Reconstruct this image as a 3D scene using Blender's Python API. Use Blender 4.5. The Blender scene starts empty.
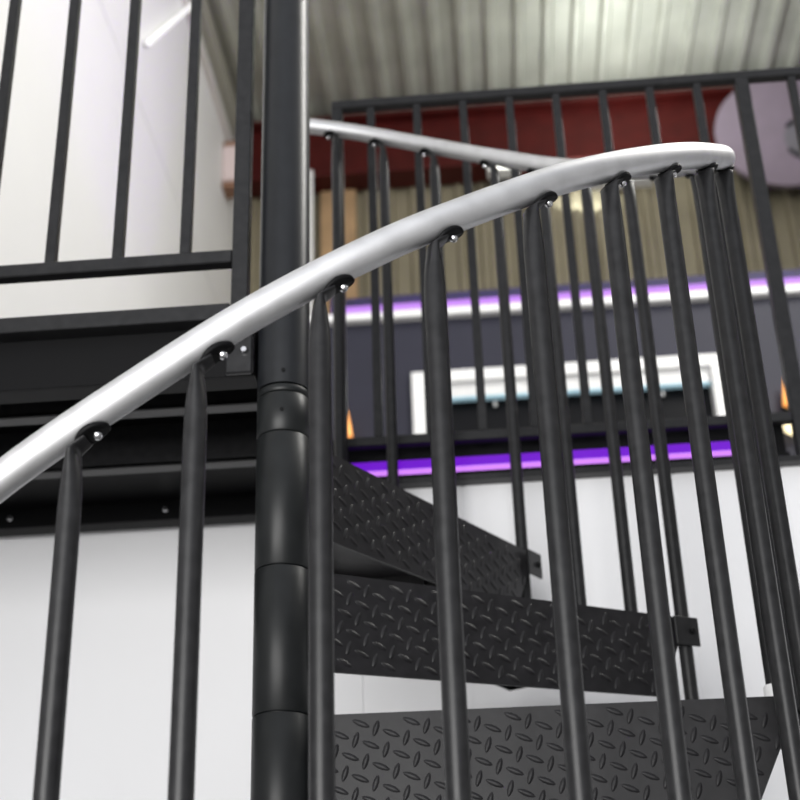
import bpy, math, random
from mathutils import Vector, Matrix
random.seed(4)
sin, cos, pi = math.sin, math.cos, math.pi
C = bpy.context.scene
col = C.collection
E = 1.4                      # eye height above the ground floor; heights below are written from eye level

# ------------------------------------------------------------------ camera, world, lights, exposure
cam = bpy.data.cameras.new('camera'); camo = bpy.data.objects.new('camera', cam); col.objects.link(camo)
Fv = Vector((-0.05787305, 0.8941488, 0.44401422)); Rv = Vector((0.99640882, 0.07927024, -0.02976071)); Uv = Vector((0.06180762, -0.44069734, 0.89552536))
m = Matrix((( Rv.x, Uv.x, -Fv.x, 0.33398), (Rv.y, Uv.y, -Fv.y, -2.10869), (Rv.z, Uv.z, -Fv.z, E), (0, 0, 0, 1)))
camo.matrix_world = m
cam.sensor_width = 36; cam.lens = 1401.3 / 800 * 36; cam.clip_start = 0.05
cam.dof.use_dof = True; cam.dof.focus_distance = 1.85; cam.dof.aperture_fstop = 5.4
C.camera = camo
w = bpy.data.worlds.new('world'); C.world = w; w.use_nodes = True
bg = w.node_tree.nodes['Background']; bg.inputs[0].default_value = (0.93, 0.95, 1.0, 1); bg.inputs[1].default_value = 0.7
C.view_settings.view_transform = 'Standard'; C.view_settings.look = 'None'
C.view_settings.gamma = 1; C.view_settings.use_curve_mapping = False
C.view_settings.exposure = 0.5

def area(name, loc, target, sx, sy, power, color=(1, 1, 1)):
    l = bpy.data.lights.new(name, 'AREA'); l.shape = 'RECTANGLE'; l.size = sx; l.size_y = sy; l.energy = power; l.color = color
    o = bpy.data.objects.new(name, l); col.objects.link(o); o.location = loc
    d = Vector(target) - Vector(loc); o.rotation_euler = d.to_track_quat('-Z', 'Y').to_euler()
    return o
area('front_fill_light', (-1.5, -7.0, 1.9), (-0.2, 0.8, 2.0), 5.0, 3.0, 455, (1, 0.99, 0.97))  # added fill from the front, reaches under the landing; no door stands here
area('side_wall_fill_light', (2.6, 1.4, 6.6), (-1.4, 2.4, 5.2), 0.5, 3.0, 145, (1, 0.98, 0.93))  # added fill aimed at the white side wall; no lamp hangs here
area('floodlight_beam', (1.5, 5.75, E + 5.75), (1.6, 5.8, 8.05), 1.8, 0.3, 17, (0.95, 1, 0.97))

# ------------------------------------------------------------------ materials
def mat(name, color, rough=0.5, metal=0.0, emit=None, estr=0.0, spec=0.5, coat=0.0):
    M = bpy.data.materials.new(name); M.use_nodes = True
    b = M.node_tree.nodes['Principled BSDF']
    b.inputs['Base Color'].default_value = (*color, 1); b.inputs['Roughness'].default_value = rough
    b.inputs['Metallic'].default_value = metal; b.inputs['Specular IOR Level'].default_value = spec
    b.inputs['Coat Weight'].default_value = coat
    if emit: b.inputs['Emission Color'].default_value = (*emit, 1); b.inputs['Emission Strength'].default_value = estr
    return M
def noisy(M, scale, amt, bump=0.0, stretch=(1, 1, 1), rough_amt=0.0, detail=4):
    nt = M.node_tree; n = nt.nodes; l = nt.links; b = n['Principled BSDF']
    tc = n.new('ShaderNodeTexCoord'); mp = n.new('ShaderNodeMapping'); mp.inputs['Scale'].default_value = stretch
    nz = n.new('ShaderNodeTexNoise'); nz.inputs['Scale'].default_value = scale; nz.inputs['Detail'].default_value = detail
    l.new(tc.outputs['Object'], mp.inputs[0]); l.new(mp.outputs[0], nz.inputs['Vector'])
    c = b.inputs['Base Color'].default_value[:3]
    r = n.new('ShaderNodeValToRGB'); r.color_ramp.elements[0].position = 0.3; r.color_ramp.elements[1].position = 0.7
    r.color_ramp.elements[0].color = (*[x * (1 - amt) for x in c], 1); r.color_ramp.elements[1].color = (*[min(1, x * (1 + amt)) for x in c], 1)
    l.new(nz.outputs['Fac'], r.inputs[0]); l.new(r.outputs[0], b.inputs['Base Color'])
    if rough_amt:
        mr = n.new('ShaderNodeMapRange'); q = b.inputs['Roughness'].default_value
        mr.inputs['To Min'].default_value = q - rough_amt; mr.inputs['To Max'].default_value = q + rough_amt
        l.new(nz.outputs['Fac'], mr.inputs['Value']); l.new(mr.outputs[0], b.inputs['Roughness'])
    if bump:
        bp = n.new('ShaderNodeBump'); bp.inputs['Strength'].default_value = bump; bp.inputs['Distance'].default_value = 0.002
        l.new(nz.outputs['Fac'], bp.inputs['Height']); l.new(bp.outputs[0], b.inputs['Normal'])
    return M
STEEL = noisy(mat('black_painted_steel', (0.0145, 0.0145, 0.0155), 0.34, spec=0.26), 60, 0.25, 0.08, rough_amt=0.06)
POLE = noisy(mat('glossy_black_pole', (0.009, 0.010, 0.012), 0.36, spec=0.32), 40, 0.15, 0.0, rough_amt=0.0)
SLEEVE = noisy(mat('dark_sleeve', (0.010, 0.011, 0.0115), 0.38, spec=0.24), 25, 0.2, 0.05, rough_amt=0.06)
PLATE = noisy(mat('diamond_plate', (0.012, 0.0115, 0.0128), 0.42, spec=0.26), 50, 0.25, 0.12, rough_amt=0.06)
BLACK = mat('dull_black_steel', (0.004, 0.004, 0.0045), 0.5, spec=0.1)
RAIL = noisy(mat('handrail_aluminium', (0.68, 0.68, 0.69), 0.52, metal=0.9), 34, 0.06, 0.06, stretch=(1, 1, 1), rough_amt=0.08, detail=8)
BOLT = mat('zinc_bolt', (0.75, 0.75, 0.77), 0.22, metal=1.0)
WHITE = noisy(mat('white_sheet', (0.82, 0.82, 0.835), 0.5, spec=0.1), 1.2, 0.02)
WHITEW = noisy(mat('white_side_panel', (0.80, 0.80, 0.80), 0.55, spec=0.3), 1.0, 0.02)
WTRIM = mat('white_trim', (0.78, 0.78, 0.78), 0.5)
CEIL = noisy(mat('corrugated_roof', (0.45, 0.455, 0.40), 0.42, metal=0.3), 3, 0.12)
OLIVE = noisy(mat('olive_corrugated_wall', (0.215, 0.19, 0.13), 0.5, metal=0.2), 3, 0.12)
RED = noisy(mat('oxide_red_steel', (0.052, 0.005, 0.004), 0.5, spec=0.2), 8, 0.2)
NAVY = noisy(mat('slate_partition', (0.024, 0.024, 0.038), 0.5, spec=0.25), 3, 0.1)
FLOOR = noisy(mat('concrete', (0.2, 0.195, 0.19), 0.6), 2, 0.15)
MFLOOR = noisy(mat('mezzanine_board', (0.25, 0.24, 0.23), 0.6), 3, 0.1)
LED = mat('violet_led', (0.05, 0.02, 0.1), 0.4, emit=(0.10, 0.001, 0.40), estr=1.0, spec=0.05)
COVE = mat('violet_cove_tube', (0.05, 0.02, 0.1), 0.4, emit=(0.26, 0.03, 1.0), estr=26.0)
VIO = mat('violet_diffuser', (0.1, 0.05, 0.12), 0.4, emit=(0.36, 0.16, 0.62), estr=1.0, spec=0.1)
LEDP = mat('pink_led', (0.1, 0.05, 0.1), 0.4, emit=(0.45, 0.14, 0.72), estr=1.0)
LAMP = mat('lamp_white', (0.9, 0.9, 0.9), 0.4, emit=(1, 1, 0.88), estr=2.6)
AMBER = mat('amber_lamp', (0.8, 0.4, 0.1), 0.4, emit=(1, 0.36, 0.10), estr=0.8)
CREAM = mat('cream_lamp', (0.8, 0.7, 0.5), 0.4, emit=(1, 0.85, 0.5), estr=1.3)
MAUVE = noisy(mat('mauve_board', (0.225, 0.18, 0.225), 0.55), 6, 0.06)
INK = mat('dark_ink', (0.03, 0.028, 0.035), 0.5)
PLY = noisy(mat('tan_board', (0.36, 0.23, 0.12), 0.6), 4, 0.2)
GLASS = mat('dark_window', (0.004, 0.004, 0.005), 0.3, spec=0.15)
CYAN = mat('pale_cyan_strip', (0.4, 0.6, 0.7), 0.4, emit=(0.45, 0.75, 0.9), estr=0.12)
PINKW = mat('pinkish_plastic', (0.66, 0.55, 0.54), 0.5)
BROWN = mat('brown_strap', (0.25, 0.13, 0.08), 0.6)

# ------------------------------------------------------------------ mesh helpers
class MB:
    def __init__(s): s.v = []; s.f = []; s.sm = []
    def add(s, vs, fs, smooth=False):
        k = len(s.v); s.v += [Vector(v) for v in vs]; s.f += [tuple(i + k for i in f) for f in fs]; s.sm += [smooth] * len(fs)
    def box(s, x0, x1, y0, y1, z0, z1, rot=None):
        vs = [Vector((x, y, z)) for z in (z0, z1) for y in (y0, y1) for x in (x0, x1)]
        if rot: vs = [rot @ v for v in vs]
        s.add(vs, [(0, 2, 3, 1), (4, 5, 7, 6), (0, 1, 5, 4), (2, 6, 7, 3), (0, 4, 6, 2), (1, 3, 7, 5)])
        return s
    def bbox(s, x0, x1, y0, y1, z0, z1, b=0.002, rot=None):
        # bevelled box: hull of three inset boxes
        P = []
        for sx, ax in ((x0, 1), (x1, -1)):
            for sy, ay in ((y0, 1), (y1, -1)):
                for sz, az in ((z0, 1), (z1, -1)):
                    P += [((sx), sy + ay * b, sz + az * b), (sx + ax * b, sy, sz + az * b), (sx + ax * b, sy + ay * b, sz)]
        vs = [Vector(p) for p in P]
        if rot: vs = [rot @ v for v in vs]
        def i(a, c, d, k): return (a * 4 + c * 2 + d) * 3 + k
        fs = [[i(0,0,0,0), i(0,0,1,0), i(0,1,1,0), i(0,1,0,0)], [i(1,0,0,0), i(1,1,0,0), i(1,1,1,0), i(1,0,1,0)],
              [i(0,0,0,1), i(1,0,0,1), i(1,0,1,1), i(0,0,1,1)], [i(0,1,0,1), i(0,1,1,1), i(1,1,1,1), i(1,1,0,1)],
              [i(0,0,0,2), i(0,1,0,2), i(1,1,0,2), i(1,0,0,2)], [i(0,0,1,2), i(1,0,1,2), i(1,1,1,2), i(0,1,1,2)]]
        for a in (0, 1):
            for c in (0, 1):
                fs.append([i(a,c,0,0), i(a,c,1,0), i(a,c,1,1), i(a,c,0,1)] if a != c else [i(a,c,0,0), i(a,c,0,1), i(a,c,1,1), i(a,c,1,0)])
                fs.append([i(a,0,c,0), i(a,0,c,2), i(a,1,c,2), i(a,1,c,0)] if a != c else [i(a,0,c,0), i(a,1,c,0), i(a,1,c,2), i(a,0,c,2)])
                fs.append([i(0,a,c,1), i(0,a,c,2), i(1,a,c,2), i(1,a,c,1)] if a == c else [i(0,a,c,1), i(1,a,c,1), i(1,a,c,2), i(0,a,c,2)])
                for d in (0, 1):
                    t = [i(a,c,d,0), i(a,c,d,1), i(a,c,d,2)]
                    if (a + c + d) % 2 == 1: t.reverse()
                    fs.append(t)
        s.add(vs, fs); return s
    def sweep(s, pts, frames, sec, caps=True, smooth=True):
        """pts with (a,b) axis pairs; sec(i) gives list of (u,v)"""
        rings = []
        for i, (p, (a, b)) in enumerate(zip(pts, frames)):
            rings.append([Vector(p) + a * u + b * v for u, v in sec(i)])
        n = len(rings[0]); vs = [v for r in rings for v in r]
        fs = [(i * n + j, i * n + (j + 1) % n, (i + 1) * n + (j + 1) % n, (i + 1) * n + j) for i in range(len(rings) - 1) for j in range(n)]
        s.add(vs, fs, smooth)
        if caps: s.add(rings[0], [tuple(reversed(range(n)))]); s.add(rings[-1], [tuple(range(n))])
        return s
    def tube(s, pts, r, n=16, caps=True):
        pts = [Vector(p) for p in pts]; fr = []
        up = Vector((0, 0, 1))
        for i in range(len(pts)):
            t = (pts[min(i + 1, len(pts) - 1)] - pts[max(i - 1, 0)]).normalized()
            ref = up if abs(t.z) < 0.95 else Vector((1, 0, 0))
            a = ref.cross(t).normalized(); b = t.cross(a).normalized(); fr.append((a, b))
        rr = (lambda i: r) if not callable(r) else r
        return s.sweep(pts, fr, lambda i: [(rr(i) * cos(2 * pi * k / n), rr(i) * sin(2 * pi * k / n)) for k in range(n)], caps)
    def build(s, name, material, parent=None, origin=None):
        org = Vector(origin) if origin is not None else (WO[parent.name] if parent else Vector((0, 0, 0)))
        me = bpy.data.meshes.new(name); me.from_pydata([v - org for v in s.v], [], s.f); me.polygons.foreach_set('use_smooth', s.sm)
        me.materials.append(material); me.update()
        import bmesh
        bm = bmesh.new(); bm.from_mesh(me); bmesh.ops.recalc_face_normals(bm, faces=bm.faces); bm.to_mesh(me); bm.free()
        o = bpy.data.objects.new(name, me); col.objects.link(o)
        if parent: o.parent = parent; o.location = org - WO[parent.name]
        else: o.location = org
        WO[o.name] = org
        return o
WO = {}
def tag(o, label=None, cat=None, group=None, kind=None):
    if label: o['label'] = label
    if cat: o['category'] = cat
    if group: o['group'] = group
    if kind: o['kind'] = kind
    return o
def empty(name, loc, label, cat, group=None):
    o = bpy.data.objects.new(name, None); col.objects.link(o); o.location = loc; WO[o.name] = Vector(loc)
    return tag(o, label, cat, group)
def Z(z): return z + E
def copy_part(o, parent, rot=None, loc=None):
    c = o.copy(); col.objects.link(c); c.parent = parent
    if rot is not None: c.rotation_euler = rot
    if loc is not None: c.location = loc
    for ch in list(o.children): copy_part(ch, c)
    return c

# ------------------------------------------------------------------ setting
tag(MB().box(-1.6, 9, -9, 7, -0.1, 0).build('floor', FLOOR), 'grey concrete ground floor', kind='structure')
# side wall of flat white panels with recessed joints
b = MB(); zz = [0, 6.22, 8.1]
for z0, z1 in zip(zz[:-1], zz[1:]):
    b.box(-1.5, -1.4, -2.5, 6.6, z0 + 0.004, z1 - 0.004)
b.box(-1.52, -1.415, -2.5, 6.6, 0, 8.1)
tag(b.build('wall_left', WHITEW), 'white panelled side wall beyond the landing', kind='structure')
def corr(length_axis_pts, pitch, depth, total, flat=0.55):
    """profile across: list of (u, h)"""
    out = []; u = 0
    while u < total:
        out += [(u, 0), (u + pitch * flat, 0), (u + pitch * (flat + 0.12), depth), (u + pitch * 0.88, depth)]; u += pitch
    out.append((u, 0)); return out
def sheet(name, mtl, prof, place, a0, a1, thick):
    b = MB(); n = len(prof); vs = []
    for a in (a0, a1):
        for u, h in prof: vs.append(place(u, h, a))
    for a in (a0, a1):
        for u, h in prof: vs.append(place(u, h - thick, a))
    fs = []
    for i in range(n - 1):
        fs.append((i, i + 1, n + i + 1, n + i)); fs.append((2 * n + i, 3 * n + i, 3 * n + i + 1, 2 * n + i + 1))
        fs.append((i, 2 * n + i, 2 * n + i + 1, i + 1)); fs.append((n + i, n + i + 1, 3 * n + i + 1, 3 * n + i))
    fs += [(0, n, 3 * n, 2 * n), (n - 1, 3 * n - 1, 4 * n - 1, 2 * n - 1)]
    b.add(vs, fs); return b.build(name, mtl)
prof = corr(None, 0.2, 0.045, 7.6)
tag(sheet('ceiling', CEIL, prof, lambda u, h, a: (-1.4 + u, a, Z(6.62) - h + 0.045), -1.2, 6.6, 0.004), 'ribbed metal roof sheeting', kind='structure')
prof = corr(None, 0.17, 0.035, 7.6)
tag(sheet('wall_back', OLIVE, prof, lambda u, h, a: (-1.4 + u, 6.55 - h, a), 1.3, Z(6.65), 0.004), 'olive ribbed metal end wall', kind='structure')
# white ribbed wall under the mezzanine edge
b = MB(); x = -1.4; 
while x < 4.5:
    b.box(x + (0.004 if x > 0 else 0), x + (0.236 if x > -0.1 else 0.24), 0.872, 0.90, 0, Z(1.250)); x += 0.24
b.box(-1.4, 4.6, 0.8755, 0.94, 0, Z(1.250))
tag(b.build('wall_lower', WHITE), 'white boarded wall below the mezzanine edge', kind='structure')
tag(MB().box(-1.4, 5.0, 0.95, 6.5, Z(1.237), Z(1.262)).build('floor_mezzanine', MFLOOR), 'mezzanine floor slab', kind='structure')
# dark partition on the mezzanine with hatch opening x 0.0..1.53, z 2.74..3.17
b = MB()
PX0, PX1, HX0, HX1, HZ0, HZ1 = -1.35, 5.0, 0.0, 1.555, 2.72, 3.165
b.box(PX0, HX0, 4.0, 4.12, Z(1.262), Z(3.47)); b.box(HX1, PX1, 4.0, 4.12, Z(1.262), Z(3.47))
b.box(HX0, HX1, 4.0, 4.12, Z(1.262), Z(HZ0)); b.box(HX0, HX1, 4.0, 4.12, Z(HZ1), Z(3.47))
tag(b.build('wall_partition', NAVY), 'dark slate partition behind the railing', kind='structure')
tag(MB().bbox(PX0, PX1, 3.95, 4.14, Z(3.470), Z(3.510), 0.004).build('trim_1', WTRIM), 'white capping ledge on the dark partition', kind='structure')
wf = MB()
wf.bbox(HX0, HX0 + 0.075, 3.97, 4.12, Z(HZ0), Z(HZ1)); wf.bbox(HX1 - 0.11, HX1, 3.97, 4.12, Z(HZ0), Z(HZ1))
wf.bbox(HX0 + 0.075, HX1 - 0.11, 3.97, 4.12, Z(HZ1 - 0.06), Z(HZ1)); wf.bbox(HX0 + 0.075, HX1 - 0.11, 3.97, 4.12, Z(HZ0), Z(HZ0 + 0.03))
win = tag(wf.build('window_1', WTRIM), 'white framed hatch window in the dark partition', kind='structure')
MB().box(HX0 + 0.075, HX1 - 0.075, 4.07, 4.085, Z(HZ0 + 0.03), Z(HZ1 - 0.05)).build('pane', GLASS, win)
b = MB()
for k in range(4): b.bbox(HX0 + 0.15, HX1 - 0.115, 4.0 - 0.0, 4.05, Z(HZ1 - 0.06 - 0.018 * (k + 1)), Z(HZ1 - 0.061 - 0.018 * k), 0.003)
b.build('blind', WTRIM, win)
MB().bbox(HX0 + 0.15, HX1 - 0.115, 4.0, 4.04, Z(HZ1 - 0.145), Z(HZ1 - 0.134), 0.003).build('blind_bar', CYAN, win)

for k in range(4):
    x = 0.40 + 0.27 * k
    MB().tube([(x, 4.035, Z(2.985)), (x, 4.035, Z(2.997)), (x, 4.035, Z(3.012))], lambda i: (0.006, 0.007, 0.003)[i], 12).build('spot_lamp', WTRIM, win)
# red beam across the end wall (I section)
b = MB(); b.bbox(-1.39, 6, 6.28, 6.50, Z(6.54), Z(6.57)); b.bbox(-1.39, 6, 6.28, 6.50, Z(6.03), Z(6.06)); b.box(-1.39, 6, 6.38, 6.40, Z(6.055), Z(6.545))
tag(b.build('steel_beam', RED), 'rust red steel beam running across the ribbed end wall below the roof', 'beam')
# eave trims on the side wall
tag(MB().bbox(-1.41, -1.33, -1.2, 6.3, Z(6.44), Z(6.60), 0.006).build('trim_2', mat('eave_trim', (0.33, 0.32, 0.27), 0.5)), 'grey green eaves trim', kind='structure')
tag(MB().bbox(-1.41, -1.37, -1.2, 6.3, Z(6.24), Z(6.29), 0.004).build('trim_3', mat('eave_ledge', (0.62, 0.58, 0.56), 0.5)), 'pale ledge below the eaves trim', kind='structure')
tag(MB().tube([(-0.80, 6.2, Z(1.263)), (-0.80, 6.2, Z(6.02))], 0.02, 12).build('drainpipe', WTRIM), 'thin white vertical pipe beside the tan board on the end wall', 'pipe')
tag(MB().bbox(-0.76, -0.50, 6.46, 6.51, Z(1.264), Z(6.02), 0.004).build('wall_board', PLY), 'tan upright board fixed to the end wall under the red beam', 'board')

tag(MB().box(5.3, 5.4, -9, 7, 0, 8.2).build('wall_right_light_block', mat('light_block_grey', (0.30, 0.30, 0.30), 0.6)), 'unseen grey side wall added to cut light from the right', kind='structure')  # out of view; added to darken the light from the right

# ------------------------------------------------------------------ spiral staircase
SR = 0.776
stair = empty('spiral_staircase', (0, 0, 0), 'black steel spiral staircase with diamond plate treads, round balusters and curved silver handrail', 'staircase')
A0, DA, H0, DH = 0.029, 0.492, 0.52, 0.24

# handrail height as measured along the turn
HP = [(-4.3, -0.58), (-1.95, 0.541), (-1.817, 0.606), (-1.63, 0.694), (-1.449, 0.788), (-1.241, 0.892), (-1.143, 0.938), (-1.034, 0.99),
      (-0.952, 1.030), (-0.807, 1.096), (-0.605, 1.188), (-0.4, 1.282), (-0.2, 1.382), (0.3, 1.64), (0.845, 1.918), (1.025, 2.01), (1.249, 2.112), (1.466, 2.190), (1.632, 2.226), (1.80, 2.236)]
def rail_z(a):
    # Catmull-Rom through HP
    for i in range(len(HP) - 1):
        if HP[i][0] <= a <= HP[i + 1][0]:
            x0, y0 = HP[i]; x1, y1 = HP[i + 1]
            pa = HP[max(i - 1, 0)]; pb = HP[min(i + 2, len(HP) - 1)]
            m0 = (y1 - pa[1]) / (x1 - pa[0]); m1 = (pb[1] - y0) / (pb[0] - x0); h = x1 - x0; t = (a - x0) / h
            return (2*t**3 - 3*t*t + 1) * y0 + (t**3 - 2*t*t + t) * h * m0 + (-2*t**3 + 3*t*t) * y1 + (t**3 - t*t) * h * m1
    return HP[0][1] + (a - HP[0][0]) * 0.487 if a < HP[0][0] else HP[-1][1]
RR = 0.0197
lo, hi = -3.54, 1.72
pts = []; n = 230
for i in range(n + 1):
    a = lo + (hi - lo) * i / n
    pts.append((SR * cos(a), SR * sin(a), Z(rail_z(a))))
def rail_rad(i):
    e = min(i, n - i)
    return RR * (0.55, 0.85, 1.0)[min(e, 2)]
hr = MB().tube(pts, rail_rad, 32).build('handrail', RAIL, stair); hr['label'] = 'round brushed silver handrail'

# centre pole, sleeves
b = MB(); b.tube([(0, 0, 0), (0, 0, Z(1.05))], 0.040, 32); b.tube([(0, 0, Z(1.074)), (0, 0, Z(2.75)), (0, 0, Z(2.752)), (0, 0, Z(2.76))], lambda i: (0.0445, 0.0445, 0.043, 0.036)[i], 48)
b.build('centre_pole', POLE, stair)
def sleeve(z0, z1):
    g = 0.0009; e = 0.0016
    zs = [z0 + g, z0 + g + e, z1 - g - e, z1 - g]
    return MB().tube([(0, 0, Z(z)) for z in zs], lambda i: (0.0432, 0.0446, 0.0446, 0.0432)[i], 48)
hubs = [-1.39] + [0.52 + 0.2325 * k for k in range(-7, 3)]
for z0, z1 in zip(hubs[:-1], hubs[1:]): sleeve(z0, z1).build('hub_sleeve', SLEEVE, stair)
hs = sleeve(hubs[-1], 1.058).build('hub_sleeve', SLEEVE, stair)
ring = sleeve(1.058, 1.072).build('hub_collar', SLEEVE, stair)
for z, dx in ((1.095, 0.0), (1.022, -0.002)):
    MB().tube([(dx + 0.006, -0.0435, Z(z)), (dx + 0.006, -0.0462, Z(z))], 0.0035, 10).build('set_screw', BLACK, stair)

# tread (front edge along +x of the prototype)
def loz(b, c, u, v, nrm, ang, hl, hw, h):
    du = u * cos(ang) + v * sin(ang); dv = -u * sin(ang) + v * cos(ang); N = 10
    base = []; mid = []; top = []
    for k in range(N):
        t = 2 * pi * k / N; cx, cy = cos(t), sin(t)
        cy *= 1 - 0.25 * abs(cx)
        base.append(c + du * hl * cx + dv * hw * cy); mid.append(c + du * hl * 0.86 * cx + dv * hw * 0.62 * cy + nrm * h * 0.75)
        top.append(c + du * hl * 0.5 * cx + dv * hw * 0.2 * cy + nrm * h)
    fs = [(k, (k + 1) % N, N + (k + 1) % N, N + k) for k in range(N)] + [(N + k, N + (k + 1) % N, 2 * N + (k + 1) % N, 2 * N + k) for k in range(N)]
    b.add(base + mid + top, fs, True); b.add(top, [tuple(range(N))], True)
def plate_pattern(b, org, u, v, nrm, inside, U, V):
    a = (0.0455, -0.016); c = (-0.031, -0.0165)
    for i in range(-60, 60):
        for j in range(-60, 60):
            for off, ang, hl in ((0, math.radians(-24), 0.0145), (0.5, math.radians(72), 0.0130)):
                p = ((i + off) * a[0] + j * c[0], (i + off) * a[1] + j * c[1])
                if not (U[0] < p[0] < U[1] and V[0] < p[1] < V[1]): continue
                if inside(*p): loz(b, org + u * p[0] + v * p[1], u, v, nrm, ang, hl, 0.0050, 0.0018)
RT = 0.757; RI = 0.043
sp = DA + 0.07
def tread_mesh():
    b = MB(); T = 0.005
    # wedge outline; the front edge runs radially, a little narrow near the hub
    out = [(RI, -0.001), (RT, -0.001), (RT * cos(sp / 2) * 1.02, RT * sin(sp / 2) * 1.02), (RT * cos(sp), RT * sin(sp)), (RI * cos(sp), RI * sin(sp) + 0.012)]
    n = len(out)
    b.add([(x, y, 0) for x, y in out] + [(x, y, -T) for x, y in out], [tuple(range(n)), tuple(range(2 * n - 1, n - 1, -1))] + [(i, i + n, (i + 1) % n + n, (i + 1) % n) for i in range(n)])
    for k in (1, 2, 3):      # hanging flanges on the outer and the rear edges
        p = Vector((*out[k], 0)); q = Vector((*out[k + 1 if k < n - 1 else 0], 0)); d = (q - p).normalized(); nn = Vector((-d.y, d.x, 0)) * 0.004
        vs = [p, q, q + nn, p + nn]; b.add([v - Vector((0, 0, T)) for v in vs] + [v - Vector((0, 0, 0.044)) for v in vs], [(0, 1, 2, 3), (7, 6, 5, 4), (0, 4, 5, 1), (1, 5, 6, 2), (2, 6, 7, 3), (3, 7, 4, 0)])
    def ins(x, y):
        r = math.hypot(x, y); t = math.atan2(y, x); return 0.07 < r < 0.735 and 0.012 < t < sp - 0.02 and y > 0.013
    plate_pattern(b, Vector((0, 0, 0)), Vector((1, 0, 0)), Vector((0, 1, 0)), Vector((0, 0, 1)), ins, (0, 0.8), (0, 0.6))
    return b
def riser_mesh():
    b = MB(); out = [(RI, 0.0), (RT, 0.0), (RT, -0.052), (0.705, -0.150), (RI, -0.164)]; n = len(out)
    b.add([(x, -0.006, z) for x, z in out] + [(x, -0.001, z) for x, z in out], [tuple(range(n)), tuple(range(2 * n - 1, n - 1, -1))] + [(i, i + n, (i + 1) % n + n, (i + 1) % n) for i in range(n)])
    def ins(x, z):
        zb = -0.164 + (x - RI) * 0.0211
        if x > 0.705: zb = -0.15 + (x - 0.705) * 1.88
        return z > zb + 0.011 and z < -0.0125 and RI + 0.01 < x < RT - 0.012
    plate_pattern(b, Vector((0, -0.006, 0)), Vector((1, 0, 0)), Vector((0, 0, 1)), Vector((0, -1, 0)), ins, (0, 0.8), (-0.17, 0))
    return b
def make_tread(a, z):
    t = tread_mesh(); o = t.build('tread', PLATE, None); o.parent = stair; o.location = (0, 0, Z(z)); o.rotation_euler = (0, 0, a); WO[o.name] = Vector((0, 0, 0))
    r = riser_mesh().build('riser', PLATE, o)
    for k in range(3):
        R = Matrix.Rotation(k * DA / 3, 3, 'Z')
        k3 = MB().bbox(0.745, 0.796, -0.0195, -0.0145, -0.055, -0.002, 0.0012, rot=R).build('bracket', STEEL, o)
        c = R @ Vector((SR + 0.004, -0.0195, -0.028)); d = R @ Vector((0, -1, 0))
        MB().tube([c, c + d * 0.004, c + d * 0.0055], lambda i: (0.0062, 0.0062, 0.004)[i], 12).build('bolt', BLACK, k3)
    return o
tr0 = make_tread(A0 + 3 * DA - 0.002, H0 + 3 * DH - 0.003) if False else make_tread(A0 + 2 * DA, H0 + 2 * DH)
treads = {2: tr0}
for k in (1, 0, -1, -2, -3, -4, -5, -6, -7):
    if H0 + k * DH < -1.3: continue
    treads[k] = copy_part(tr0, stair, (0, 0, A0 + k * DA), (0, 0, Z(H0 + k * DH)))

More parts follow.
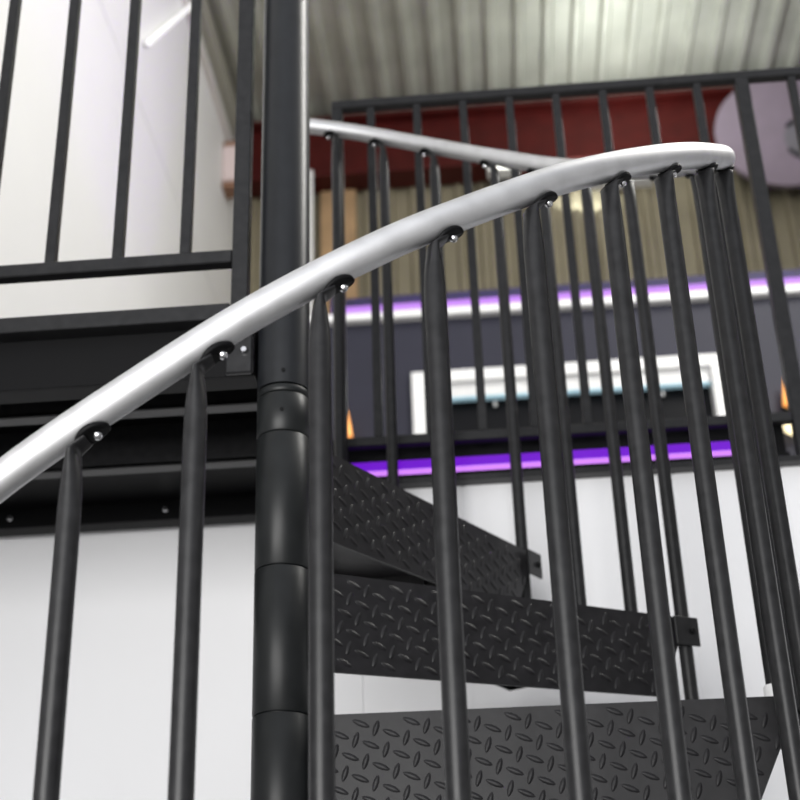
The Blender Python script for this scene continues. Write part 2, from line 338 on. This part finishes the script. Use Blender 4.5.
# balusters: round tube, pinched at the top and folded over under the handrail
def baluster(a, zbot):
    rad = Vector((cos(a), sin(a), 0)); tan = Vector((-sin(a), cos(a), 0))
    L = 0.012; da = L / SR
    slope = (rail_z(a + da) - rail_z(a)) / L
    tdir = (tan + Vector((0, 0, slope))).normalized()
    under = RR + 0.0035
    off = tdir.cross(rad); off = off if off.z < 0 else -off
    top = rad * SR + Vector((0, 0, Z(rail_z(a)))) + off * under
    base = rad * SR
    P = []; W = []; T = []; AX = []
    def push(p, w, t, ax): P.append(p); W.append(w); T.append(t); AX.append(ax)
    zt = top.z; r = 0.0127
    for z in (Z(zbot), Z(zbot) + 0.002, zt - 0.085): push(base + Vector((0, 0, z)), r, r, tan)
    for s in (0.15, 0.3, 0.45, 0.6, 0.75, 0.9, 1.0):
        z = zt - 0.085 + 0.075 * s; e = s ** 2.3
        push(base + Vector((0, 0, z)), r * (1 - e) + 0.0155 * e, r * (1 - e) + 0.0056 * e, tan)
    # bend
    up = Vector((0, 0, 1)); p0 = base + Vector((0, 0, zt - 0.010))
    for s in (0.33, 0.66, 1.0):
        q = p0.lerp(top, s) + (tdir * 0.004 * s * s); dirv = up.lerp(tdir, s).normalized(); ax = rad.cross(dirv).normalized(); ax = ax if ax.dot(tan) > 0 else -ax
        push(q, 0.0155 - 0.003 * s, 0.0054 - 0.002 * s, ax)
    N = 20
    b = MB(); b.sweep(P, [(rad, x) for x in AX], lambda i: [(W[i] * cos(2 * pi * k / N), T[i] * sin(2 * pi * k / N)) for k in range(N)])
    o = b.build('baluster', STEEL, stair)
    # oval mounting tab against the underside of the rail
    tb = MB(); M2 = 24; lay = []
    for hh, sc in ((0.0, 0.92), (0.0008, 1.0), (0.0042, 1.0), (0.005, 0.92)):
        ring = []
        for k in range(M2):
            t = 2 * pi * k / M2; aa = a + 0.0085 / SR + 0.0185 * sc * cos(t) / SR; w_ = 0.0165 * sc * sin(t)
            rd = Vector((cos(aa), sin(aa), 0)); lift = RR + 0.0005 - math.sqrt((RR + 0.0005) ** 2 - w_ * w_)
            ring.append(rd * (SR + w_) + Vector((0, 0, Z(rail_z(aa)))) + off * (RR + 0.0005 - lift * 0.55 + hh))
        lay.append(ring)
    vs = [v for l_ in lay for v in l_]
    tb.add(vs, [(p * M2 + k, p * M2 + (k + 1) % M2, (p + 1) * M2 + (k + 1) % M2, (p + 1) * M2 + k) for p in range(3) for k in range(M2)], True)
    tb.add(lay[0], [tuple(range(M2))]); tb.add(lay[-1], [tuple(range(M2))])
    tb.build('mounting_tab', BLACK, o)
    aa = a + 0.0130 / SR; c = Vector((cos(aa) * (SR + 0.001), sin(aa) * (SR + 0.001), Z(rail_z(aa)))) + off * (RR + 0.005)
    MB().tube([c, c + off * 0.003, c + off * 0.0052, c + off * 0.0062], lambda i: (0.0052, 0.0052, 0.0038, 0.0015)[i], 14).build('bolt', BOLT, o)
    return o
front = [-1.706, -1.535, -1.363, -1.19, -1.016, -0.842, -0.68, -0.496]
rest = [-0.308, -0.135, 0.022, 0.152, 0.357, 0.521, 0.698, 0.862, 1.030, 1.237, 1.407, 1.562]
lower = [-1.875 - 0.164 * k for k in range(10)]
for a in front + rest + lower:
    k = math.floor((a - A0 + 0.02) / DA); first = (a - A0 - k * DA) < 0.05
    if a > 1.6: k = 3
    zb = H0 + k * DH - (0.05 if not first else DH + 0.03)
    if k >= 3: zb = 1.11
    if a == 0.152: zb = H0 - 0.002
    if zb < -1.395: zb = -1.395
    o = baluster(a, zb)
    if a == 0.152:
        c = Vector((SR * cos(a), SR * sin(a), 0))
        MB().tube([c + Vector((0, 0, Z(H0 - 0.01))), c + Vector((0, 0, Z(H0 + 0.038))), c + Vector((0, 0, Z(H0 + 0.042)))], lambda i: (0.0175, 0.0175, 0.015)[i], 20).build('collar', WTRIM, o)['label'] = 'white collar at the foot'

# ------------------------------------------------------------------ landing platform (from the pole to the side wall)
land = empty('landing_platform', (-0.7, 0.4, Z(1.1)), 'black steel landing platform framed with channels beside the centre pole', 'platform')
MB().box(-1.399, -0.05, 0.001, 0.84, Z(1.225), Z(1.236)).build('deck', BLACK, land)
b = MB(); b.bbox(-1.395, -0.052, 0.0, 0.006, Z(1.112), Z(1.224), 0.001); b.box(-1.395, -0.052, 0.006, 0.05, Z(1.112), Z(1.118)); b.build('front_channel', BLACK, land)
MB().bbox(-1.396, -0.091, -0.034, 0.0, Z(1.208), Z(1.239), 0.0015).build('edge_trim', STEEL, land)
for y in (0.15, 0.40):
    b = MB(); b.bbox(-1.395, -0.053, y, y + 0.006, Z(1.135), Z(1.225), 0.001); b.box(-1.395, -0.053, y, y + 0.035, Z(1.135), Z(1.141)); b.build('joist', STEEL, land)
b = MB(); b.bbox(-1.395, -0.053, 0.79, 0.80, Z(1.176), Z(1.225), 0.001); b.box(-1.395, -0.053, 0.80, 0.84, Z(1.176), Z(1.182)); rb = b.build('rear_channel', BLACK, land)
for x in (-1.15, -0.75, -0.392):
    MB().tube([(x, 0.79, Z(1.200)), (x, 0.785, Z(1.200)), (x, 0.782, Z(1.200))], lambda i: (0.008, 0.008, 0.005)[i], 12).build('bolt', BOLT, rb)
b = MB(); b.bbox(-0.052, -0.046, 0.05, 0.84, Z(1.104), Z(1.236), 0.001); b.build('side_channel', BLACK, land)
br = MB().bbox(-0.100, -0.053, -0.012, -0.0005, Z(1.112), Z(1.186), 0.003).build('bracket', STEEL, land)
MB().tube([(-0.067, -0.012, Z(1.154)), (-0.067, -0.018, Z(1.154)), (-0.067, -0.020, Z(1.154))], lambda i: (0.007, 0.007, 0.005)[i], 6).build('bolt', BOLT, br)

def sq(b, x, y, hw, z0, z1): return b.bbox(x - hw, x + hw, y - hw, y + hw, Z(z0), Z(z1), 0.0015)
lr = empty('landing_railing', (-0.7, -0.02, Z(1.246)), 'black square bar railing standing on the landing, white side wall behind it', 'railing')
sq(MB(), -0.075, -0.017, 0.0145, 1.187, 2.36).build('post', STEEL, lr)
sq(MB(), -1.375, -0.017, 0.0145, 1.240, 2.36).build('post', STEEL, lr)
MB().bbox(-1.36, -0.090, -0.030, -0.004, Z(1.325), Z(1.351), 0.002).build('bottom_rail', STEEL, lr)
MB().bbox(-1.40, -0.066, -0.034, 0.0, Z(2.36), Z(2.385), 0.002).build('top_rail', STEEL, lr)
pb = sq(MB(), -0.176, -0.017, 0.0095, 1.351, 2.36).build('baluster', STEEL, lr)
for k in range(1, 10): copy_part(pb, lr, None, (-0.1225 * k, 0, 0))

mr = empty('mezzanine_railing', (0.9, 0.83, Z(1.262)), 'long black square bar railing along the mezzanine edge behind the stair', 'railing')
MY = 0.868
sq(MB(), 0.0, MY, 0.0145, 1.264, 2.343).build('post', STEEL, mr)
sq(MB(), 1.06, MY, 0.017, 1.264, 2.343).build('post', STEEL, mr)
sq(MB(), 2.75, MY, 0.017, 1.264, 2.343).build('post', STEEL, mr)
MB().bbox(-0.0145, 2.767, MY - 0.014, MY + 0.014, Z(2.343), Z(2.369), 0.002).build('top_rail', STEEL, mr)
for x0, x1 in ((0.0145, 1.043), (1.077, 2.733)): MB().bbox(x0, x1, MY - 0.012, MY + 0.012, Z(1.358), Z(1.382), 0.002).build('bottom_rail', STEEL, mr)
pb = sq(MB(), 0.089, MY, 0.0105, 1.382, 2.343).build('baluster', STEEL, mr)
for k in range(1, 22):
    x = 0.089 + 0.1222 * k
    if abs(x - 1.06) < 0.04 or x > 2.72: continue
    copy_part(pb, mr, None, (x - 0.089, 0, 0))

# ------------------------------------------------------------------ light strips and fittings
ls = empty('light_strip', (0.5, 1.0, Z(1.262)), 'violet light strip in a black channel along the mezzanine floor edge', 'light strip')
b = MB(); b.box(-0.04, 1.03, 0.915, 0.93, Z(1.262), Z(1.405)); b.box(-0.04, 1.03, 0.885, 0.915, Z(1.250), Z(1.292)); b.build('channel', BLACK, ls)
tag(MB().bbox(-0.03, 4.6, 0.838, 0.884, Z(1.2505), Z(1.264), 0.001).build('trim_4', STEEL), 'thin dark edge lip of the mezzanine', kind='structure')
MB().bbox(-0.02, 0.93, 0.895, 0.912, Z(1.309), Z(1.334), 0.002).build('tube', LED, ls)
MB().bbox(-0.02, 0.93, 0.890, 0.912, Z(1.2925), Z(1.3088), 0.002).build('diffuser', LEDP, ls)
us = empty('light_strip', (1.5, 4.1, Z(3.555)), 'violet light strip lying on the white ledge of the dark partition', 'light strip')
MB().bbox(-0.35, 4.9, 4.06, 4.085, Z(3.5105), Z(3.54), 0.002).build('tube', COVE, us)
MB().bbox(-0.40, -0.39, 3.98, 4.12, Z(3.511), Z(3.70), 0.002).build('glow_block', NAVY, us)  # added plate that keeps the violet glow off the side wall
MB().bbox(-0.40, 4.9, 4.125, 4.135, Z(3.511), Z(3.70), 0.002).build('glow_catcher', NAVY, us)  # added board behind the tube, catches its violet glow above the ledge
MB().bbox(-0.38, 4.9, 3.96, 3.985, Z(3.5105), Z(3.553), 0.002).build('diffuser', VIO, us)

def flood(x0, x1, z0, z1, label):
    o = empty('wall_light', ((x0 + x1) / 2, 6.2, Z(z0)), label, 'wall light')
    MB().bbox(x0 - 0.02, x1 + 0.02, 6.16, 6.28, Z(z0 - 0.01), Z(z1 + 0.01), 0.006).build('housing', WTRIM, o)
    MB().bbox(x0, x1, 6.145, 6.16, Z(z0), Z(z1), 0.004).build('diffuser', LAMP, o)
    MB().bbox((x0 + x1) / 2 - 0.03, (x0 + x1) / 2 + 0.03, 6.28, 6.50, Z(z1 - 0.03), Z(z1), 0.003).build('bracket', BLACK, o)
flood(0.50, 0.69, 5.90, 6.01, 'small bright white wall light just above the crossing of the two handrail runs')
flood(1.17, 1.62, 5.74, 5.85, 'long bright wall light glimpsed under the curve of the handrail')

o = empty('fluorescent_lamp', (-1.39, 3.8, Z(5.2)), 'slanting white strip light fixed to the side wall under the roof', 'lamp')
MB().tube([(-1.362, 3.79, Z(5.21)), (-1.362, 4.78, Z(6.38))], 0.018, 12).build('tube', mat('tube_white', (0.9, 0.9, 0.9), 0.4, emit=(1, 1, 1), estr=0.3), o)
MB().tube([(-1.385, 3.79, Z(5.21)), (-1.385, 4.78, Z(6.38))], 0.012, 8).build('batten', WTRIM, o)
o = empty('wall_unit', (-1.35, 6.0, Z(5.8)), 'pinkish white box with brown bands on the side wall by the end wall corner', 'wall unit')
MB().bbox(-1.40, -1.27, 5.95, 6.15, Z(5.82), Z(6.12), 0.015).build('casing', PINKW, o)
MB().bbox(-1.40, -1.28, 5.97, 6.13, Z(6.12), Z(6.17), 0.008).build('cap', BROWN, o)
MB().bbox(-1.40, -1.28, 5.97, 6.13, Z(5.775), Z(5.82), 0.008).build('band', BROWN, o)

# round sign on the red beam, with dark curved strokes
sg = empty('round_sign', (2.6, 6.2, Z(5.63)), 'big round mauve grey sign with dark curved strokes on the red beam', 'sign')
def disc(b, cx, cz, rx, rz, y0, y1, n=64):
    A = [(cx + rx * cos(2 * pi * k / n), y0, cz + rz * sin(2 * pi * k / n)) for k in range(n)]
    B = [(x, y1, z) for x, _, z in A]
    b.add(A + B, [tuple(range(n)), tuple(range(2 * n - 1, n - 1, -1))]); b.add(A + B, [(k, (k + 1) % n, n + (k + 1) % n, n + k) for k in range(n)], True); return b
SX, SZ, SRX, SRZ = 2.61, Z(6.085), 0.49, 0.475
disc(MB(), SX, SZ, SRX, SRZ, 6.20, 6.24).build('board', MAUVE, sg)
disc(MB(), SX, SZ, SRX * 0.9, SRZ * 0.9, 6.24, 6.28).build('backing', BLACK, sg)
def stroke(b, pts, w0, w1, y):
    b.tube([(x, y, z) for x, z in pts], lambda i: w0 + (w1 - w0) * i / (len(pts) - 1), 8)
disc(MB(), SX + 0.15, SZ - 0.085, 0.165, 0.165, 6.194, 6.1995).build('emblem', mat('grey_emblem', (0.16, 0.15, 0.17), 0.5), sg)
b = MB()
for ra in (0.17,):
    stroke(b, [(SX + 0.15 + ra * cos(t), SZ - 0.085 + ra * sin(t)) for t in [1.3 + k * 0.13 for k in range(10)]], 0.026, 0.016, 6.19)
    stroke(b, [(SX + 0.15 + ra * cos(t), SZ - 0.085 + ra * sin(t)) for t in [3.7 + k * 0.13 for k in range(9)]], 0.016, 0.03, 6.19)
b.build('curved_strokes', INK, sg)

def sconce(x, z, label, hasc):
    o = empty('wall_lamp', (x, 3.95, Z(z)), label, 'wall lamp')
    MB().bbox(x - 0.02, x + 0.02, 3.97, 4.0, Z(z), Z(z + 0.05), 0.003).build('back_plate', BLACK, o)
    MB().tube([(x, 3.93, Z(z + 0.02)), (x, 3.93, Z(z + 0.07)), (x, 3.93, Z(z + 0.16))], lambda i: (0.03, 0.024, 0.008)[i], 16).build('lamp_shade', AMBER, o)
    MB().tube([(x, 3.93, Z(z + 0.03)), (x, 3.985, Z(z + 0.03))], 0.008, 8).build('arm', BLACK, o)
    if hasc:
        MB().tube([(x + 0.01, 3.92, Z(z - 0.125)), (x + 0.0, 3.93, Z(z - 0.10)), (x - 0.01, 3.93, Z(z - 0.05)), (x, 3.93, Z(z - 0.02))], lambda i: (0.03, 0.045, 0.035, 0.012)[i], 16).build('globe', CREAM, o)
        MB().tube([(x, 3.93, Z(z - 0.03)), (x, 3.93, Z(z + 0.03))], 0.006, 8).build('stem', BLACK, o)
sconce(-0.32, 2.80, 'small amber wall lamp on the dark partition next to the centre pole', False)
sconce(1.775, 2.83, 'amber wall lamp with pale globe below, beyond the outermost balusters', True)
